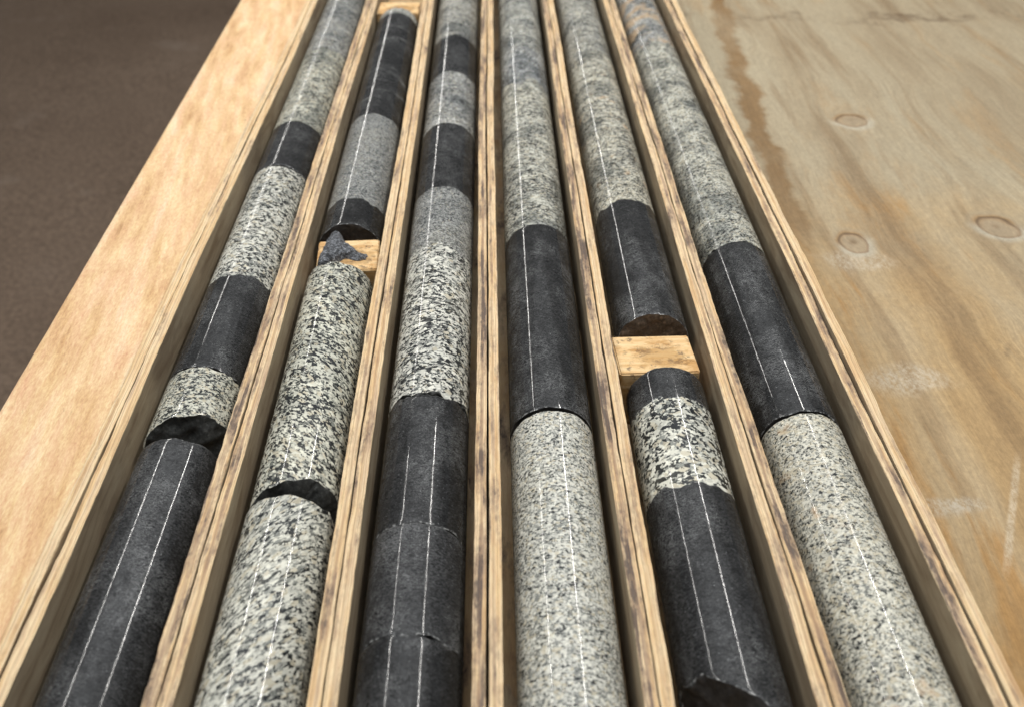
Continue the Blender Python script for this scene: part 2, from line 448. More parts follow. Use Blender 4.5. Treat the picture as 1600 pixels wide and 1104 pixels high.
def block_wood(name, seed):
    t = T(name)
    v = t.vmath('ADD', t.scale(t.obj(), 1000.0), (seed * 71.0, seed * 37.0, seed * 11.0))
    g = t.noise(t.vmath('MULTIPLY', v, (0.035, 0.30, 0.5)), 1.0, 4, 0.6)
    col = t.ramp(g, [(0.30, (0.60, 0.36, 0.15)), (0.50, (0.74, 0.50, 0.25)), (0.70, (0.80, 0.60, 0.34))])
    st = t.noise(t.vmath('MULTIPLY', v, (0.055, 0.09, 0.05)), 1.0, 5, 0.65)
    col = t.mix(t.math('MULTIPLY', t.step(st, 0.49, 0.62), 0.7), col, (0.46, 0.23, 0.065))
    dk = t.noise(v, 0.14, 5, 0.7)
    col = t.mix(t.math('MULTIPLY', t.step(dk, 0.555, 0.67), 0.75), col, (0.11, 0.07, 0.045))
    ox, oy, oz = t.sep(t.scale(t.obj(), 1000.0))
    ex = t.math('DIVIDE', t.math('SUBTRACT', ox, 4.0), 17.0)
    ey = t.math('DIVIDE', t.math('ADD', oy, 3.0), 12.0)
    ed = t.math('MULTIPLY_ADD', t.math('SUBTRACT', dk, 0.5), 2.6, t.math('SQRT', t.math('ADD', t.math('MULTIPLY', ex, ex), t.math('MULTIPLY', ey, ey))))
    col = t.mix(t.math('MULTIPLY', t.math('SUBTRACT', 1.0, t.step(ed, 0.55, 1.15)), 0.55), col, (0.42, 0.22, 0.06))
    col = t.mix(t.math('MULTIPLY', t.math('SUBTRACT', 1.0, t.step(t.math('ABSOLUTE', t.math('SUBTRACT', ed, 0.72)), 0.05, 0.28)), t.math('MULTIPLY', t.step(st, 0.42, 0.56), 0.6)), col, (0.13, 0.08, 0.045))
    f = t.noise(t.vmath('MULTIPLY', v, (0.25, 1.5, 1.5)), 1.0, 3, 0.7)
    col = t.mix(0.2, col, t.ramp(f, [(0.3, 0.2), (0.7, 0.8)]), 'OVERLAY')
    return t.set(Base_Color=col, Roughness=0.7, Normal=t.bump(t.math('ADD', g, f), 0.35 * MM, 0.8), Specular_IOR_Level=0.25)


def floor_mat():
    t = T('brown_earth_floor')
    v = t.obj()
    a = t.noise(v, 1.1, 6, 0.62)
    b = t.noise(v, 90.0, 4, 0.75)
    c = t.noise(v, 6.0, 4, 0.6)
    col = t.ramp(a, [(0.30, (0.120, 0.082, 0.056)), (0.55, (0.152, 0.107, 0.075)), (0.75, (0.185, 0.136, 0.100))])
    col = t.mix(0.55, col, t.ramp(b, [(0.32, 0.1), (0.68, 0.9)]), 'OVERLAY')
    col = t.mix(t.math('MULTIPLY', t.step(c, 0.60, 0.78), 0.25), col, (0.29, 0.235, 0.19))
    return t.set(Base_Color=col, Roughness=0.85, Normal=t.bump(b, 0.004, 0.6), Specular_IOR_Level=0.2)


# ------------------------------------------------------------------ object helpers
COL = scene.collection


def add(o, parent=None):
    COL.objects.link(o)
    if parent is not None:
        o.parent = parent
    return o


def mesh_obj(name, verts, faces, mats, parent=None, loc=(0, 0, 0), smooth=True, mat_idx=None, smooth_mask=None, rim=None, attr='rim'):
    me = bpy.data.meshes.new(name)
    me.from_pydata([tuple(map(float, v)) for v in verts], [], [tuple(map(int, f)) for f in faces])
    for m in (mats if isinstance(mats, (list, tuple)) else [mats]):
        me.materials.append(m)
    n = len(me.polygons)
    if mat_idx is not None:
        me.polygons.foreach_set('material_index', np.asarray(mat_idx, dtype=np.int32))
    me.polygons.foreach_set('use_smooth', np.asarray(smooth_mask if smooth_mask is not None else [smooth] * n, dtype=bool))
    if rim is not None:
        at = me.attributes.new(attr, 'FLOAT', 'POINT')
        at.data.foreach_set('value', np.asarray(rim, dtype=np.float32))
    me.update()
    o = bpy.data.objects.new(name, me)
    o.location = loc
    return add(o, parent)


def empty(name, loc):
    o = bpy.data.objects.new(name, None)
    o.empty_display_size = 0.02
    o.location = loc
    return add(o)


def tag(o, label, cat, group=None):
    o['label'] = label
    o['category'] = cat
    if group:
        o['group'] = group
    return o


def wave1(rng, lo, hi, n=24):
    """Smooth random function of one variable, wavelengths lo..hi, unit-ish amplitude."""
    wl = np.exp(rng.uniform(np.log(lo), np.log(hi), n))
    ph = rng.uniform(0, 2 * np.pi, n)
    am = (wl / hi) ** 0.6
    am = am / np.sqrt((am ** 2).sum() / 2)
    return lambda y: (am[:, None] * np.sin(2 * np.pi * np.asarray(y)[None, :] / wl[:, None] + ph[:, None])).sum(0)


def wave2(rng, lo, hi, n=40):
    wl = np.exp(rng.uniform(np.log(lo), np.log(hi), n))
    an = rng.uniform(0, 2 * np.pi, n)
    ph = rng.uniform(0, 2 * np.pi, n)
    am = (wl / hi) ** 0.85
    am = am / np.sqrt((am ** 2).sum() / 2)
    kx, kz = 2 * np.pi / wl * np.cos(an), 2 * np.pi / wl * np.sin(an)

    def f(x, z):
        sh = np.shape(x)
        x = np.ravel(x)
        z = np.ravel(z)
        return (am[:, None] * np.sin(kx[:, None] * x + kz[:, None] * z + ph[:, None])).sum(0).reshape(sh)
    return f


# ------------------------------------------------------------------ the setting: floor and table top
FLOOR_Z = -0.90
TABLE_Z = -0.050
BOX_FLOOR = -0.0446
me_f = floor_mat()
gx, gy = np.meshgrid(np.linspace(-9, 9, 60), np.linspace(-4, 16, 66))
rng = np.random.default_rng(5)
wf = wave2(rng, 0.5, 3.0)
gz = FLOOR_Z + 0.006 * wf(gx, gy)
vv = np.stack([gx.ravel(), gy.ravel(), gz.ravel()], 1)
ff = []
for j in range(65):
    for i in range(59):
        a = j * 60 + i
        ff.append((a, a + 1, a + 61, a + 60))
fl = mesh_obj('floor', vv, ff, me_f)
fl['kind'] = 'structure'

# plywood table top (slightly warped sheet with thickness)
nx, ny = 60, 80
X0, X1, Y0, Y1 = -0.268, 1.42, -0.10, 2.30
wt = wave2(np.random.default_rng(9), 0.25, 1.2)
gx, gy = np.meshgrid(np.linspace(X0, X1, nx), np.linspace(Y0, Y1, ny))
fall = np.clip((gx - 0.225) / 0.12, 0, 1)
top = TABLE_Z + 0.0006 * wt(gx, gy) * fall - 0.0004 * fall
vv = [np.stack([gx.ravel(), gy.ravel(), top.ravel()], 1)]
vv.append(np.stack([gx.ravel(), gy.ravel(), np.full(gx.size, TABLE_Z - 0.018)], 1))
vv = np.concatenate(vv)
ff = []
N = nx * ny
for j in range(ny - 1):
    for i in range(nx - 1):
        a = j * nx + i
        ff.append((a, a + 1, a + nx + 1, a + nx))
        ff.append((N + a, N + a + nx, N + a + nx + 1, N + a + 1))
per = [i for i in range(nx)] + [j * nx + nx - 1 for j in range(1, ny)] + [(ny - 1) * nx + i for i in range(nx - 2, -1, -1)] + [j * nx for j in range(ny - 2, 0, -1)]
for k in range(len(per)):
    a, b = per[k], per[(k + 1) % len(per)]
    ff.append((a, N + a, N + b, b))
tt = mesh_obj('table_top', vv, ff, plywood_top())
tt['kind'] = 'structure'
tt['label'] = 'weathered tan plywood table top with knots and brown stains'

# ------------------------------------------------------------------ core box: slatted walls in pairs
YB0, YB1 = 0.125, 1.400
WALL_X = [-0.2084, -0.1387, -0.0713, -0.0024, 0.0684, 0.1397, 0.2127]
WALL_T = 0.0133
DIRT = [(0.0, 0.10), (0.80, 0.74), (0.52, 0.46), (1.00, 0.42), (1.08, 0.30), (0.66, 0.82), (0.88, 0.18)]
strip_mats = [[strip_wood('slat_plywood_%d_%d' % (i, k), i * 2 + k + 1, DIRT[i][k], 1.0) for k in (0, 1)] for i in range(7)]

box = empty('core_box', (0, 0.76, BOX_FLOOR))
tag(box, 'long wooden core box with six channels divided by doubled plywood slats', 'core box')


def strip(name, x0, x1, zt, mat, seed):
    """One slat standing on edge: x0..x1 thick, worn top edge."""
    rng = np.random.default_rng(seed)
    ys = np.arange(YB0, YB1 + 1e-6, 0.0035)
    ys[-1] = YB1
    n = len(ys)
    cx, hw = (x0 + x1) / 2, (x1 - x0) / 2
    sway = 0.00040 * wave1(np.random.default_rng(seed // 2), 0.3, 1.6, 8)(ys) + 0.00010 * wave1(rng, 0.1, 0.6, 8)(ys)
    wid = hw + 0.00006 * wave1(rng, 0.006, 0.08)(ys)
    rise = 0.00045 * wave1(rng, 0.12, 0.9, 10)(ys) + 0.00008 * wave1(rng, 0.004, 0.03)(ys)
    bl = np.clip(0.00045 + 0.00030 * wave1(rng, 0.008, 0.12)(ys), 0.00012, 0.0013)
    br = np.clip(0.00045 + 0.00030 * wave1(rng, 0.008, 0.12)(ys), 0.00012, 0.0013)
    zt_ = zt + rise
    prof = [(-wid, np.full(n, BOX_FLOOR)), (-wid, np.full(n, -0.022)), (-wid, zt_ - bl * 1.3), (-wid + bl * 0.35, zt_ - bl * 0.4), (-wid + bl, zt_),
            (wid * 0.02 + 0 * ys, zt_ + 0.00010 * wave1(rng, 0.005, 0.05)(ys)),
            (wid - br, zt_), (wid - br * 0.35, zt_ - br * 0.4), (wid, zt_ - br * 1.3), (wid, np.full(n, -0.022)), (wid, np.full(n, BOX_FLOOR))]
    P = len(prof)
    V = np.zeros((n, P, 3))
    for k, (dx, z) in enumerate(prof):
        V[:, k, 0] = cx + sway + dx
        V[:, k, 1] = ys - 0.76
        V[:, k, 2] = z - BOX_FLOOR
    F = []
    for j in range(n - 1):
        for k in range(P - 1):
            a = j * P + k
            F.append((a, a + P, a + P + 1, a + 1))
    F.append(tuple(range(P)))
    F.append(tuple((n - 1) * P + k for k in range(P - 1, -1, -1)))
    sm = [(k % (P - 1)) in (2, 3, 4, 5, 6, 7) for j in range(n - 1) for k in range(P - 1)] + [False, False]
    return mesh_obj(name, V.reshape(-1, 3), F, mat, parent=box, smooth_mask=sm, rim=np.tile(np.array([-1, -1, -1, -0.95, -0.85, 0, 0.85, 0.95, 1, 1, 1]), n), attr='ply')


for i, wx in enumerate(WALL_X):
    gap = (0.0008, 0.0007, 0.0007, 0.0011, 0.0008, 0.0007, 0.0009)[i]
    nm = 'side_slat' if i in (0, 6) else 'divider_slat'
    h = WALL_T / 2
    dz = [(-0.0002, 0.0), (0, 0.0002), (0.0001, -0.0002), (0, 0.0003), (0.0003, -0.0001), (0.0002, 0), (-0.0010, 0.0006)][i]
    strip(nm, wx - h, wx - gap / 2, dz[0], strip_mats[i][0], 100 + i * 2)
    strip(nm, wx + gap / 2, wx + h, dz[1], strip_mats[i][1], 101 + i * 2)


def box_mesh(name, lo, hi, mat, parent=None, origin=(0, 0, 0), bevel=0.0006):
    import bmesh
    bm = bmesh.new()
    bmesh.ops.create_cube(bm, size=1.0)
    for v in bm.verts:
        v.co = [lo[k] + (v.co[k] + 0.5) * (hi[k] - lo[k]) - origin[k] for k in range(3)]
    if bevel:
        bmesh.ops.bevel(bm, geom=bm.edges[:], offset=bevel, segments=2, affect='EDGES')
    me = bpy.data.meshes.new(name)
    bm.to_mesh(me)
    bm.free()
    me.materials.append(mat)
    o = bpy.data.objects.new(name, me)
    return add(o, parent)


bo = (0, 0.76, BOX_FLOOR)
xl, xr = WALL_X[0] - WALL_T / 2, WALL_X[-1] + WALL_T / 2
floor_wood = strip_wood('box_floor_plywood', 31, 0.6)
box_mesh('bottom_panel', (xl, YB0 - 0.014, TABLE_Z + 0.0001), (xr, YB1 + 0.014, BOX_FLOOR - 0.0001), floor_wood, box, bo)
box_mesh('end_panel', (xl, YB0 - 0.013, BOX_FLOOR), (xr, YB0 - 0.0005, 0.0), strip_mats[2][0], box, bo)
box_mesh('end_panel', (xl, YB1 + 0.0005, BOX_FLOOR), (xr, YB1 + 0.013, 0.0), strip_mats[2][0], box, bo)

# ------------------------------------------------------------------ pine board along the left of the box
rng = np.random.default_rng(77)
ys = np.linspace(0.05, 1.60, 240)
us = np.concatenate([[0, 0.012], np.linspace(0.04, 1, 26)])
xL = -0.2872 - 0.0181 * (ys - 0.456) + 0.00006 * wave1(rng, 0.01, 0.06)(ys)
xR = np.full_like(ys, xl - 0.0012)
wv = wave2(rng, 0.006, 0.06)
V = []
for y, a, b in zip(ys, xL, xR):
    x = a + (b - a) * us
    z = -0.012 + 0.00022 * wv(x, np.full_like(x, y))
    z[0] = -0.0130
    z[1] = -0.0121
    V.append(np.stack([x, np.full_like(x, y), z], 1))
n, P = len(ys), len(us)
V = np.concatenate(V)
Vb = V.copy()
Vb[:, 2] = TABLE_Z + 0.0003
VV = np.concatenate([V, Vb])
F = []
N = n * P
for j in range(n - 1):
    for k in range(P - 1):
        a = j * P + k
        F.append((a, a + 1, a + P + 1, a + P))
        F.append((N + a, N + a + P, N + a + P + 1, N + a + 1))
    F.append((j * P, j * P + P, N + j * P + P, N + j * P))
    F.append((j * P + P - 1, N + j * P + P - 1, N + j * P + 2 * P - 1, j * P + 2 * P - 1))
for k in range(P - 1):
    F.append((k, N + k, N + k + 1, k + 1))
    a = (n - 1) * P + k
    F.append((a, a + 1, N + a + 1, N + a))
org = np.array([-0.25, 0.8, TABLE_Z])
pb = mesh_obj('pine_board', VV - org, F, pine_board(), loc=tuple(org))
tag(pb, 'wide rough-sawn orange pine board lying along the left side of the core box', 'board')

# ------------------------------------------------------------------ drill core
ROW_X = {1: -0.1730, 2: -0.1050, 3: -0.0372, 4: 0.0342, 5: 0.1050, 6: 0.1765}
R = 0.02383
NT = 128
TH = np.linspace(0, 2 * np.pi, NT, endpoint=False)


class End:
    """Surface closing a band: y along the box at the crest, tilts, roughness; broken=True for a real break."""
    def __init__(self, y, ax=0.0, az=0.0, rough=0.0003, broken=True, chip=0.5, seed=0, lo=0.0016, hi=0.022, bow=0.0):
        self.y, self.ax, self.az, self.rough, self.broken, self.chip, self.bow = y, ax, az, rough, broken, chip, bow
        self.rng = np.random.default_rng(seed + int(y * 1e5))
        self.f = wave2(self.rng, lo, hi)
        self.c = wave1(self.rng, 0.25, 2 * np.pi, 26)
        cc = self.c(TH)
        self.chipv = np.clip(cc - 0.2, 0, None) * 0.00055 * chip + 0.00018

    def at(self, x, z):
        return self.y + self.ax * x + self.az * (z - R) + self.bow * ((x / R) ** 2) + self.rough * self.f(x, z)


def band_mesh(name, near, far, mats, parent, origin, rim_near=1.0, rim_far=1.0):
    """One lithology of a core piece, between two End surfaces (near = toward the camera)."""
    L = far.y - near.y
    d = [0, 0.0004, 0.0010, 0.0018, 0.0035]
    s = list(d) + list(np.arange(0.006, L - 0.006, 0.0045)) + [L - v for v in d[::-1]]
    s = np.array(sorted(set(np.clip(s, 0, L)))) / L
    cx, cz = np.cos(TH), np.sin(TH)
    ex, ez = R * cx, R * cz
    yn, yf = near.at(ex, ez), far.at(ex, ez)
    V, rim = [], []
    for t in s:
        dist_n, dist_f = t * L, (1 - t) * L
        r = np.full(NT, R)
        if near.broken:
            r = r - near.chipv * np.clip(1 - dist_n / 0.0019, 0, 1) ** 1.5
        if far.broken:
            r = r - far.chipv * np.clip(1 - dist_f / 0.0019, 0, 1) ** 1.5
        y = yn * (1 - t) + yf * t
        V.append(np.stack([r * cx, y, r * cz], 1))
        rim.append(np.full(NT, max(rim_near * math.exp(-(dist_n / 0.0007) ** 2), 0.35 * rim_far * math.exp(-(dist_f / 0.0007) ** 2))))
    n = len(s)
    F, mi, sm = [], [], []
    for j in range(n - 1):
        for k in range(NT):
            a, b = j * NT + k, j * NT + (k + 1) % NT
            F.append((a, a + NT, b + NT, b))
    mi += [0] * len(F)
    sm += [True] * len(F)
    V = np.concatenate(V)
    rim = np.concatenate(rim)

    def cap(end, flip):
        nonlocal V, rim
        fr = np.array([1.0, 0.97, 0.92, 0.85, 0.76, 0.66, 0.56, 0.46, 0.36, 0.26, 0.16, 0.07])
        base = len(V)
        vs_ = []
        for i, q in enumerate(fr):
            rr = (R - end.chipv) * q
            x, z = rr * cx, rr * cz
            vs_.append(np.stack([x, end.at(x if q < 1 else R * cx, z if q < 1 else R * cz), z], 1))
        c0 = np.array([[0.0, float(end.at(np.array([0.0]), np.array([0.0]))[0]), 0.0]])
        V = np.concatenate([V] + vs_ + [c0])
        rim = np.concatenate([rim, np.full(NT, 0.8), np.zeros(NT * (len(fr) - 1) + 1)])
        cnt = 0
        for i in range(len(fr) - 1):
            for k in range(NT):
                a, b = base + i * NT + k, base + i * NT + (k + 1) % NT
                f = (a, b, b + NT, a + NT)
                F.append(f if not flip else f[::-1])
                cnt += 1
        ci = base + len(fr) * NT
        for k in range(NT):
            a, b = base + (len(fr) - 1) * NT + k, base + (len(fr) - 1) * NT + (k + 1) % NT
            F.append((a, b, ci) if not flip else (b, a, ci))
            cnt += 1
        mi.extend([1] * cnt)
        sm.extend([end.rough < 0.0012] * cnt)

    if near.broken:
        cap(near, False)
    if far.broken:
        cap(far, True)
    V = V - np.array(origin)
    return mesh_obj(name, V, F, mats, parent=parent, mat_idx=mi, smooth_mask=sm, rim=rim)


BRK = {'g': broken('broken_granite_shaded', 1, (0.055, 0.055, 0.050)), 'b': broken('cut_dark_rock', 3, (0.105, 0.075, 0.052)), 'd': broken('broken_dark_rock_shaded', 2, (0.030, 0.026, 0.023))}  # granite and dark break faces: shade put into the darkened base colour
ZC = -0.0207


def core(row, label, bands, dx=0.0, rz=0.0):
    """bands: list of (near End, far End, material, kind) ordered from near to far."""
    ym = (bands[0][0].y + bands[-1][1].y) / 2
    x = ROW_X[row] + dx
    loc = (x, ym, ZC - R)
    if len(bands) == 1:
        ne, fa, m, kd = bands[0]
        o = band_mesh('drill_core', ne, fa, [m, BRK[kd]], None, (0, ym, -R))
        o.location = loc
    else:
        o = empty('drill_core', loc)
        for i, (ne, fa, m, kd) in enumerate(bands):
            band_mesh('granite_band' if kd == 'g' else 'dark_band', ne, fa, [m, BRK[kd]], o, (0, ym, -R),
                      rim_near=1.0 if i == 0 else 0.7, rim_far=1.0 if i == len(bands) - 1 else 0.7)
    o.rotation_euler = (0, 0, rz)
    tag(o, label, 'drill core', 'drill core pieces laid in the box')
    return o


def J(y, **kw):
    """A contact between two rocks inside one piece: both bands share the surface."""
    kw.setdefault('rough', 0.0004)
    return End(y, broken=False, **kw)


Y_NEAR, Y_FAR = 0.130, 1.393

# row 1
c = [J(0.577, ax=0.05, rough=0.0011, lo=0.003), J(0.831, rough=0.0007, az=-0.05), J(1.02, az=0.2, rough=0.003, hi=0.04)]
core(1, 'speckled granite core with a dark band at its near end, far end of leftmost channel',
     [(End(0.7445, ax=-0.04), c[1], basalt('dark_1a', 11, matt=0.06, base=0.034, scuff=0.25, wet=0.9), 'd'),
      (c[1], c[2], granite('granite_1a', 12, matt=0.13, mott=1.0, grain=2.2, dark=0.36, cream=0.20, light=(0.55, 0.55, 0.48)), 'g'),
      (c[2], End(Y_FAR), granite('granite_1b', 13, matt=0.13, mott=1.0, grain=1.9, dark=0.50, cream=0.12, light=(0.46, 0.47, 0.46), grey=0.15), 'g')])
core(1, 'second core from far end of leftmost channel, granite above black rock',
     [(End(0.4742, ax=-0.06, rough=0.0005), c[0], basalt('dark_1b', 14, base=0.026, speck=0.9, scuff=0.30), 'd'),
      (c[0], End(0.7430, ax=-0.04), granite('granite_1c', 15, matt=0.13, grain=2.9, dark=0.42, cream=0.12, light=(0.62, 0.62, 0.57), clot=0.3), 'g')])
core(1, 'short granite stub with dark ragged broken end in leftmost channel',
     [(End(0.4290, ax=0.28, az=0.14, rough=0.0008, lo=0.003, hi=0.025, chip=1.2), End(0.4732, ax=-0.06, rough=0.0005),
       granite('granite_1d', 16, grain=2.2, dark=0.44, cream=0.18, light=(0.56, 0.56, 0.49)), 'g')])
core(1, 'long plain charcoal core at near end of leftmost channel',
     [(End(Y_NEAR), End(0.4095, ax=-0.03, rough=0.0004, chip=0.3), basalt('dark_1c', 17, base=0.030, speck=0.7, scuff=0.45, wet=1.0), 'd')], dx=0.0005)

# row 2
c = [J(0.685, rough=0.0010, lo=0.003, ax=-0.05), J(0.8463, az=0.10, rough=0.0008), J(1.131, rough=0.0006)]
core(2, 'black glossy core with a grey granite band, behind the block with the rock shard',
     [(End(0.645, ax=0.03, az=0.02, rough=0.0004, chip=0.8), c[0], basalt('dark_2a', 21, base=0.016, speck=0.2, scuff=0.10), 'd'),
      (c[0], c[1], granite('granite_2a', 22, grain=1.5, dark=0.50, cream=0.06, light=(0.42, 0.43, 0.42), foli=1.6, grey=0.2), 'g'),
      (c[1], c[2], basalt('dark_2b', 23, base=0.022, speck=0.3, scuff=0.25, veins=0.7), 'd'),
      (c[2], End(1.149, rough=0.0006, chip=1.0), granite('granite_2b', 24, grain=2.0, dark=0.35, light=(0.55, 0.56, 0.53)), 'g')])
core(2, 'coarse black-speckled granite core with slanted broken end, in front of the block with shard',
     [(End(0.3765, ax=0.20, az=0.26, rough=0.0010, lo=0.002, hi=0.03, chip=1.2), End(0.5915, rough=0.0006, chip=0.8, ax=-0.10),
       granite('granite_2c', 25, grain=3.1, dark=0.52, cream=0.16, light=(0.62, 0.62, 0.54), clot=0.40, foli=1.15, shear=0.45, mott=0.4), 'g')], rz=0.010)
core(2, 'light granite core at near end of second channel from left',
     [(End(Y_NEAR), End(0.3650, ax=-0.02, rough=0.0005, chip=0.6), granite('granite_2d', 26, grain=3.0, dark=0.30, cream=0.14, light=(0.62, 0.62, 0.56), clot=0.42, shear=-0.8, mott=0.4), 'g')], rz=-0.002)

# row 3
c = [J(0.9483, rough=0.0006), J(1.0545, rough=0.0008), J(0.7026, rough=0.0006, az=0.05), J(0.615, az=0.3, rough=0.003, hi=0.03), J(0.770, rough=0.0004)]
core(3, 'banded granite and black core at far end of third channel from left',
     [(End(0.8260, rough=0.0004), c[0], granite('granite_3a', 31, mott=1.0, grain=1.9, dark=0.62, cream=0.08, light=(0.50, 0.51, 0.50), clot=0.5, grey=0.12), 'g'),
      (c[0], c[1], basalt('dark_3a', 32, base=0.022, scuff=0.2), 'd'),
      (c[1], End(Y_FAR), granite('granite_3b', 33, mott=1.0, grain=2.0, dark=0.45, cream=0.12, light=(0.48, 0.48, 0.45)), 'g')])
core(3, 'core grading from black to coarse white-and-black granite, middle of third channel from left',
     [(End(0.4480, ax=-0.03, rough=0.0011, lo=0.003, hi=0.02, chip=1.6), c[3], granite('granite_3c', 34, grain=3.2, dark=0.46, cream=0.08, light=(0.66, 0.66, 0.61), clot=0.42), 'g'),
      (c[3], c[2], granite('granite_3d', 35, grain=1.5, dark=0.60, cream=0.06, light=(0.44, 0.45, 0.44), grey=0.2), 'g'),
      (c[2], c[4], basalt('dark_3b', 36, base=0.020, scuff=0.18, speck=0.4), 'd'),
      (c[4], End(0.8250, rough=0.0004), basalt('dark_3c', 37, base=0.030, scuff=0.3, speck=0.6), 'd')])
core(3, 'black core with fine white flecks below coarse granite, third channel from left',
     [(End(0.3452, ax=-0.04, rough=0.0004), End(0.4462, rough=0.0010, ax=-0.03, lo=0.003, chip=0.9), basalt('dark_3d', 38, base=0.022, speck=1.2, scuff=0.45), 'd')])
core(3, 'short slate-grey core between two black cores, third channel from left',
     [(End(0.2782, ax=-0.05, rough=0.0007, lo=0.004), End(0.3444, ax=-0.04, rough=0.0004, chip=0.3), basalt('dark_3e', 39, base=0.052, speck=0.4, scuff=0.70, wet=0.75), 'd')])
core(3, 'charcoal core at near end of third channel from left',
     [(End(Y_NEAR), End(0.2776, ax=-0.05, rough=0.0007, lo=0.004, chip=0.3), basalt('dark_3f', 40, base=0.026, speck=0.4, scuff=0.35), 'd')])

# row 4
c = [J(0.93, az=0.4, rough=0.006, hi=0.05), J(1.02, az=0.2, rough=0.004, hi=0.05)]
core(4, 'long foliated granite core at far end of fourth channel from left',
     [(End(0.6430, ax=0.03, rough=0.0007, lo=0.003, chip=1.1), c[0], granite('granite_4a', 41, mott=1.0, grain=2.3, dark=0.46, cream=0.16, light=(0.58, 0.58, 0.52), foli=1.7), 'g'),
      (c[0], c[1], granite('granite_4b', 42, mott=1.0, grain=2.1, dark=0.70, cream=0.05, light=(0.47, 0.49, 0.50), foli=1.6, clot=0.4, grey=0.1), 'g'),
      (c[1], End(Y_FAR), granite('granite_4c', 43, mott=1.0, grain=2.1, dark=0.45, cream=0.10, light=(0.52, 0.53, 0.50), foli=1.5), 'g')])
core(4, 'long black core between two granite cores, fourth channel from left',
     [(End(0.4320, rough=0.0004, az=-0.02, chip=0.6), End(0.6420, ax=0.03, rough=0.0005, chip=0.4), basalt('dark_4a', 44, base=0.023, speck=0.8, scuff=0.55), 'd')])
core(4, 'pale fine-speckled granite core at near end of fourth channel from left',
     [(End(Y_NEAR), End(0.4290, az=0.02, rough=0.0003, chip=0.25), granite('granite_4d', 45, mott=0.10, grain=1.8, dark=0.09, cream=0.15, light=(0.62, 0.62, 0.57)), 'g')])

# row 5
c = [J(0.6785, rough=0.0014, lo=0.004, ax=0.03), J(1.00, az=0.2, rough=0.004, hi=0.05), J(0.4400, rough=0.0007, lo=0.004, ax=-0.03), J(0.3700, rough=0.0008, lo=0.004, ax=-0.03)]
core(5, 'granite core with long black near part, behind the plain wooden block',
     [(End(0.5235, ax=-0.02, az=0.05, rough=0.0005, chip=0.8), c[0], basalt('dark_5a', 51, base=0.026, speck=0.5, scuff=0.55), 'b'),
      (c[0], c[1], granite('granite_5a', 52, mott=1.0, grain=2.4, dark=0.42, cream=0.22, light=(0.58, 0.57, 0.50), foli=1.5, rust=0.25), 'g'),
      (c[1], End(Y_FAR), granite('granite_5b', 53, mott=1.0, grain=2.2, dark=0.40, cream=0.14, light=(0.52, 0.52, 0.48), foli=1.4, clot=0.2), 'g')])
core(5, 'core with coarse white granite band between dark ends, in front of the plain wooden block',
     [(End(0.2460, ax=-0.85, az=0.30, rough=0.0010, lo=0.004, chip=1.4), c[3], basalt('dark_5b', 54, base=0.034, speck=0.4, scuff=0.45, wet=0.9), 'd'),
      (c[3], c[2], granite('granite_5c', 55, grain=3.7, dark=0.46, cream=0.16, light=(0.70, 0.70, 0.63), clot=0.3, foli=1.1), 'g'),
      (c[2], End(0.4680, az=0.03, rough=0.0003, chip=0.25), basalt('dark_5c', 56, base=0.028, speck=0.5, scuff=0.4), 'd')])

# row 6
c = [J(1.03, az=0.2, rough=0.005, hi=0.05)]
core(6, 'long granite core with rusty orange patch, far end of rightmost channel',
     [(End(0.6140, ax=0.02, rough=0.0010, lo=0.004, chip=1.2), c[0], granite('granite_6a', 61, matt=0.13, mott=1.0, grain=2.0, dark=0.33, cream=0.18, light=(0.57, 0.57, 0.51), foli=1.3), 'g'),
      (c[0], End(Y_FAR), granite('granite_6b', 62, matt=0.13, mott=1.0, grain=2.2, dark=0.45, cream=0.12, light=(0.45, 0.46, 0.46), rust=1.3), 'g')])
core(6, 'black core with whitish rub mark in rightmost channel',
     [(End(0.4264, rough=0.0004, az=-0.02, chip=0.7), End(0.6130, ax=0.02, rough=0.0006, chip=0.3), basalt('dark_6a', 63, base=0.021, speck=0.8, scuff=0.55), 'd')])
core(6, 'pale yellowish fine-speckled granite core at near end of rightmost channel',
     [(End(Y_NEAR), End(0.4240, rough=0.0003, az=0.04, chip=0.25), granite('granite_6c', 64, mott=0.10, grain=1.9, dark=0.10, cream=0.24, light=(0.62, 0.61, 0.54), rust=0.15), 'g')])


# ------------------------------------------------------------------ wooden depth blocks
def wood_block(label, x0, x1, y0, y1, zt, rz, seed):
    import bmesh
    bm = bmesh.new()
    bmesh.ops.create_cube(bm, size=1.0)
    cx, cy = (x0 + x1) / 2, (y0 + y1) / 2
    hgt = zt - BOX_FLOOR
    for v in bm.verts:
        v.co = (v.co.x * (x1 - x0), v.co.y * (y1 - y0), (v.co.z + 0.5) * hgt)
    rng = random.Random(seed)
    for v in bm.verts:
        v.co.x += rng.uniform(-0.0005, 0.0005)
        v.co.y += rng.uniform(-0.0005, 0.0005)
    bmesh.ops.bevel(bm, geom=bm.edges[:], offset=0.0009, segments=3, affect='EDGES')
    bmesh.ops.triangulate(bm, faces=[f for f in bm.faces if len(f.verts) > 4])
    me = bpy.data.meshes.new('wood_block')
    bm.to_mesh(me)
    bm.free()
    me.materials.append(block_wood('block_pine_%d' % seed, seed))
    o = bpy.data.objects.new('wood_block', me)
    o.location = (cx, cy, BOX_FLOOR)
    o.rotation_euler = (0, 0, rz)
    add(o)
    tag(o, label, 'wood block', 'wooden depth blocks between core pieces')
    return o


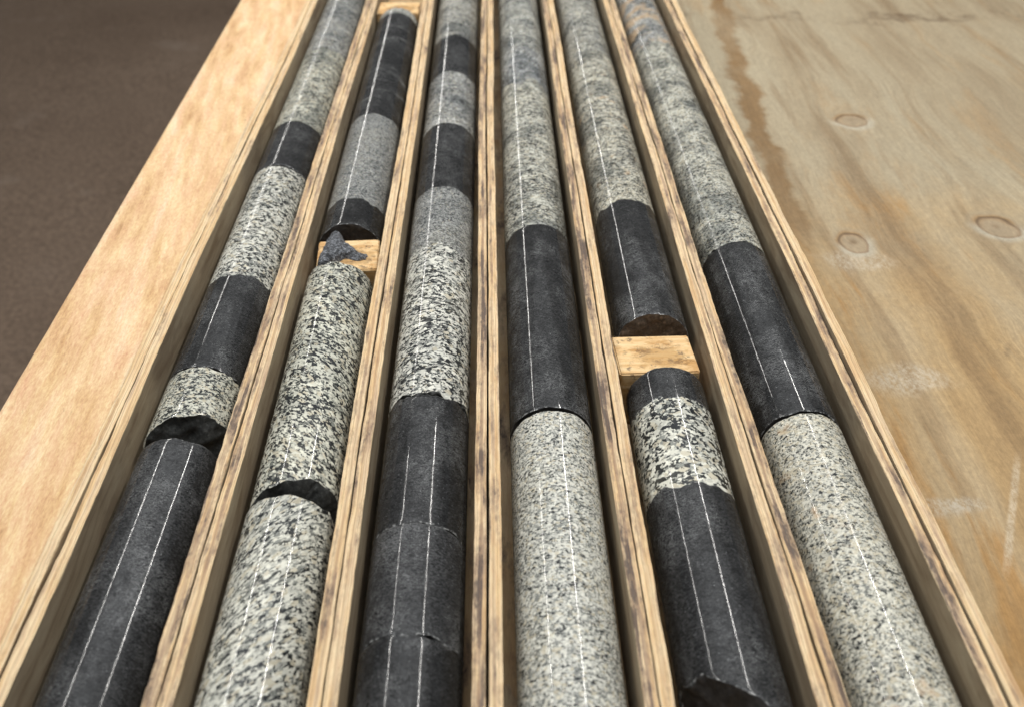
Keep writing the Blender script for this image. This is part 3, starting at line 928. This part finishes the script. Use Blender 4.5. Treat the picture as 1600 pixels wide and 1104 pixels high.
wood_block('stained wooden block lying bare between two cores, fifth channel from left', 0.0767, 0.1247, 0.4725, 0.5110, -0.005, 0.035, 3)
wood_block('wooden block with a grey rock shard on it, second channel from left', -0.1232, -0.0800, 0.5935, 0.6350, -0.005, 0.055, 5)
wood_block('wooden block at far end of second channel, cut off by picture edge', -0.1290, -0.0815, 1.1530, 1.1950, -0.005, 0.0, 8)


# ------------------------------------------------------------------ rock shard on the block
def rock_shard(label, outline, loc, seed, mat):
    """Splinter with a ragged outline: high rounded left flank, low tongue to the right."""
    import bmesh
    bm = bmesh.new()
    rng = np.random.default_rng(seed)
    pts = []
    for a, b in zip(outline, outline[1:] + outline[:1]):
        for q in (0.0, 0.34, 0.67):
            j = rng.uniform(-0.5, 0.5, 2) if q else (0, 0)
            pts.append((a[0] + (b[0] - a[0]) * q + j[0], a[1] + (b[1] - a[1]) * q + j[1]))
    P = np.array(pts)
    vs_ = [bm.verts.new((x * MM, y * MM, 0)) for x, y in pts]
    bm.faces.new(vs_)
    bmesh.ops.triangulate(bm, faces=bm.faces[:])
    for _ in range(2):
        bmesh.ops.subdivide_edges(bm, edges=bm.edges[:], cuts=2, use_grid_fill=True)
        bmesh.ops.triangulate(bm, faces=bm.faces[:])
    f = wave2(rng, 0.002, 0.014)
    A, B = P, np.roll(P, -1, 0)
    bottom = {}
    tops = bm.verts[:]
    heights = {}
    for v in tops:
        p = np.array([v.co.x, v.co.y]) / MM
        d = B - A
        tt_ = np.clip(((p - A) * d).sum(1) / (d * d).sum(1), 0, 1)
        dist = np.sqrt((((A + d * tt_[:, None]) - p) ** 2).sum(1)).min()
        lean = 1.0 if p[0] < -2 else max(0.35, 1.0 - (p[0] + 2) / 16)
        heights[v] = 7.5 * lean * (1 - math.exp(-dist / 1.7))
    geo = bmesh.ops.duplicate(bm, geom=bm.verts[:] + bm.edges[:] + bm.faces[:])
    bot = [g for g in geo['geom'] if isinstance(g, bmesh.types.BMFace)]
    bmesh.ops.reverse_faces(bm, faces=bot)
    for v, h in heights.items():
        n = float(f(np.array([v.co.x]), np.array([v.co.y]))[0]) * 0.7
        v.co.z = max(0.0, h + (n if h > 0.3 else 0)) * MM
    bmesh.ops.remove_doubles(bm, verts=bm.verts[:], dist=1e-6)
    bmesh.ops.recalc_face_normals(bm, faces=bm.faces[:])
    me = bpy.data.meshes.new('rock_shard')
    bm.to_mesh(me)
    bm.free()
    me.materials.append(mat)
    o = bpy.data.objects.new('rock_shard', me)
    o.location = loc
    add(o)
    tag(o, label, 'rock shard')
    return o


shard_mat = basalt('shard_rock', 71, base=0.22, speck=0.9, scuff=0.8, wet=0.4, tint=(0.96, 1.0, 1.08), rim=0)
rock_shard('jagged grey rock shard on top of the wooden block in second channel',
           [(-9.1, 26.0), (-1.0, 24.0), (1.9, 15.6), (10.0, 3.6), (15.5, -1.0), (15.2, -7.1), (10.0, -8.8), (2.9, -5.1), (-0.1, -10.3),
            (-5.1, -17.1), (-12.1, -17.8), (-11.4, -5.7), (-10.1, 12.1)],
           (-0.1070, 0.6140, -0.00495), 4, shard_mat).scale = (1.25, 1.0, 1.0)
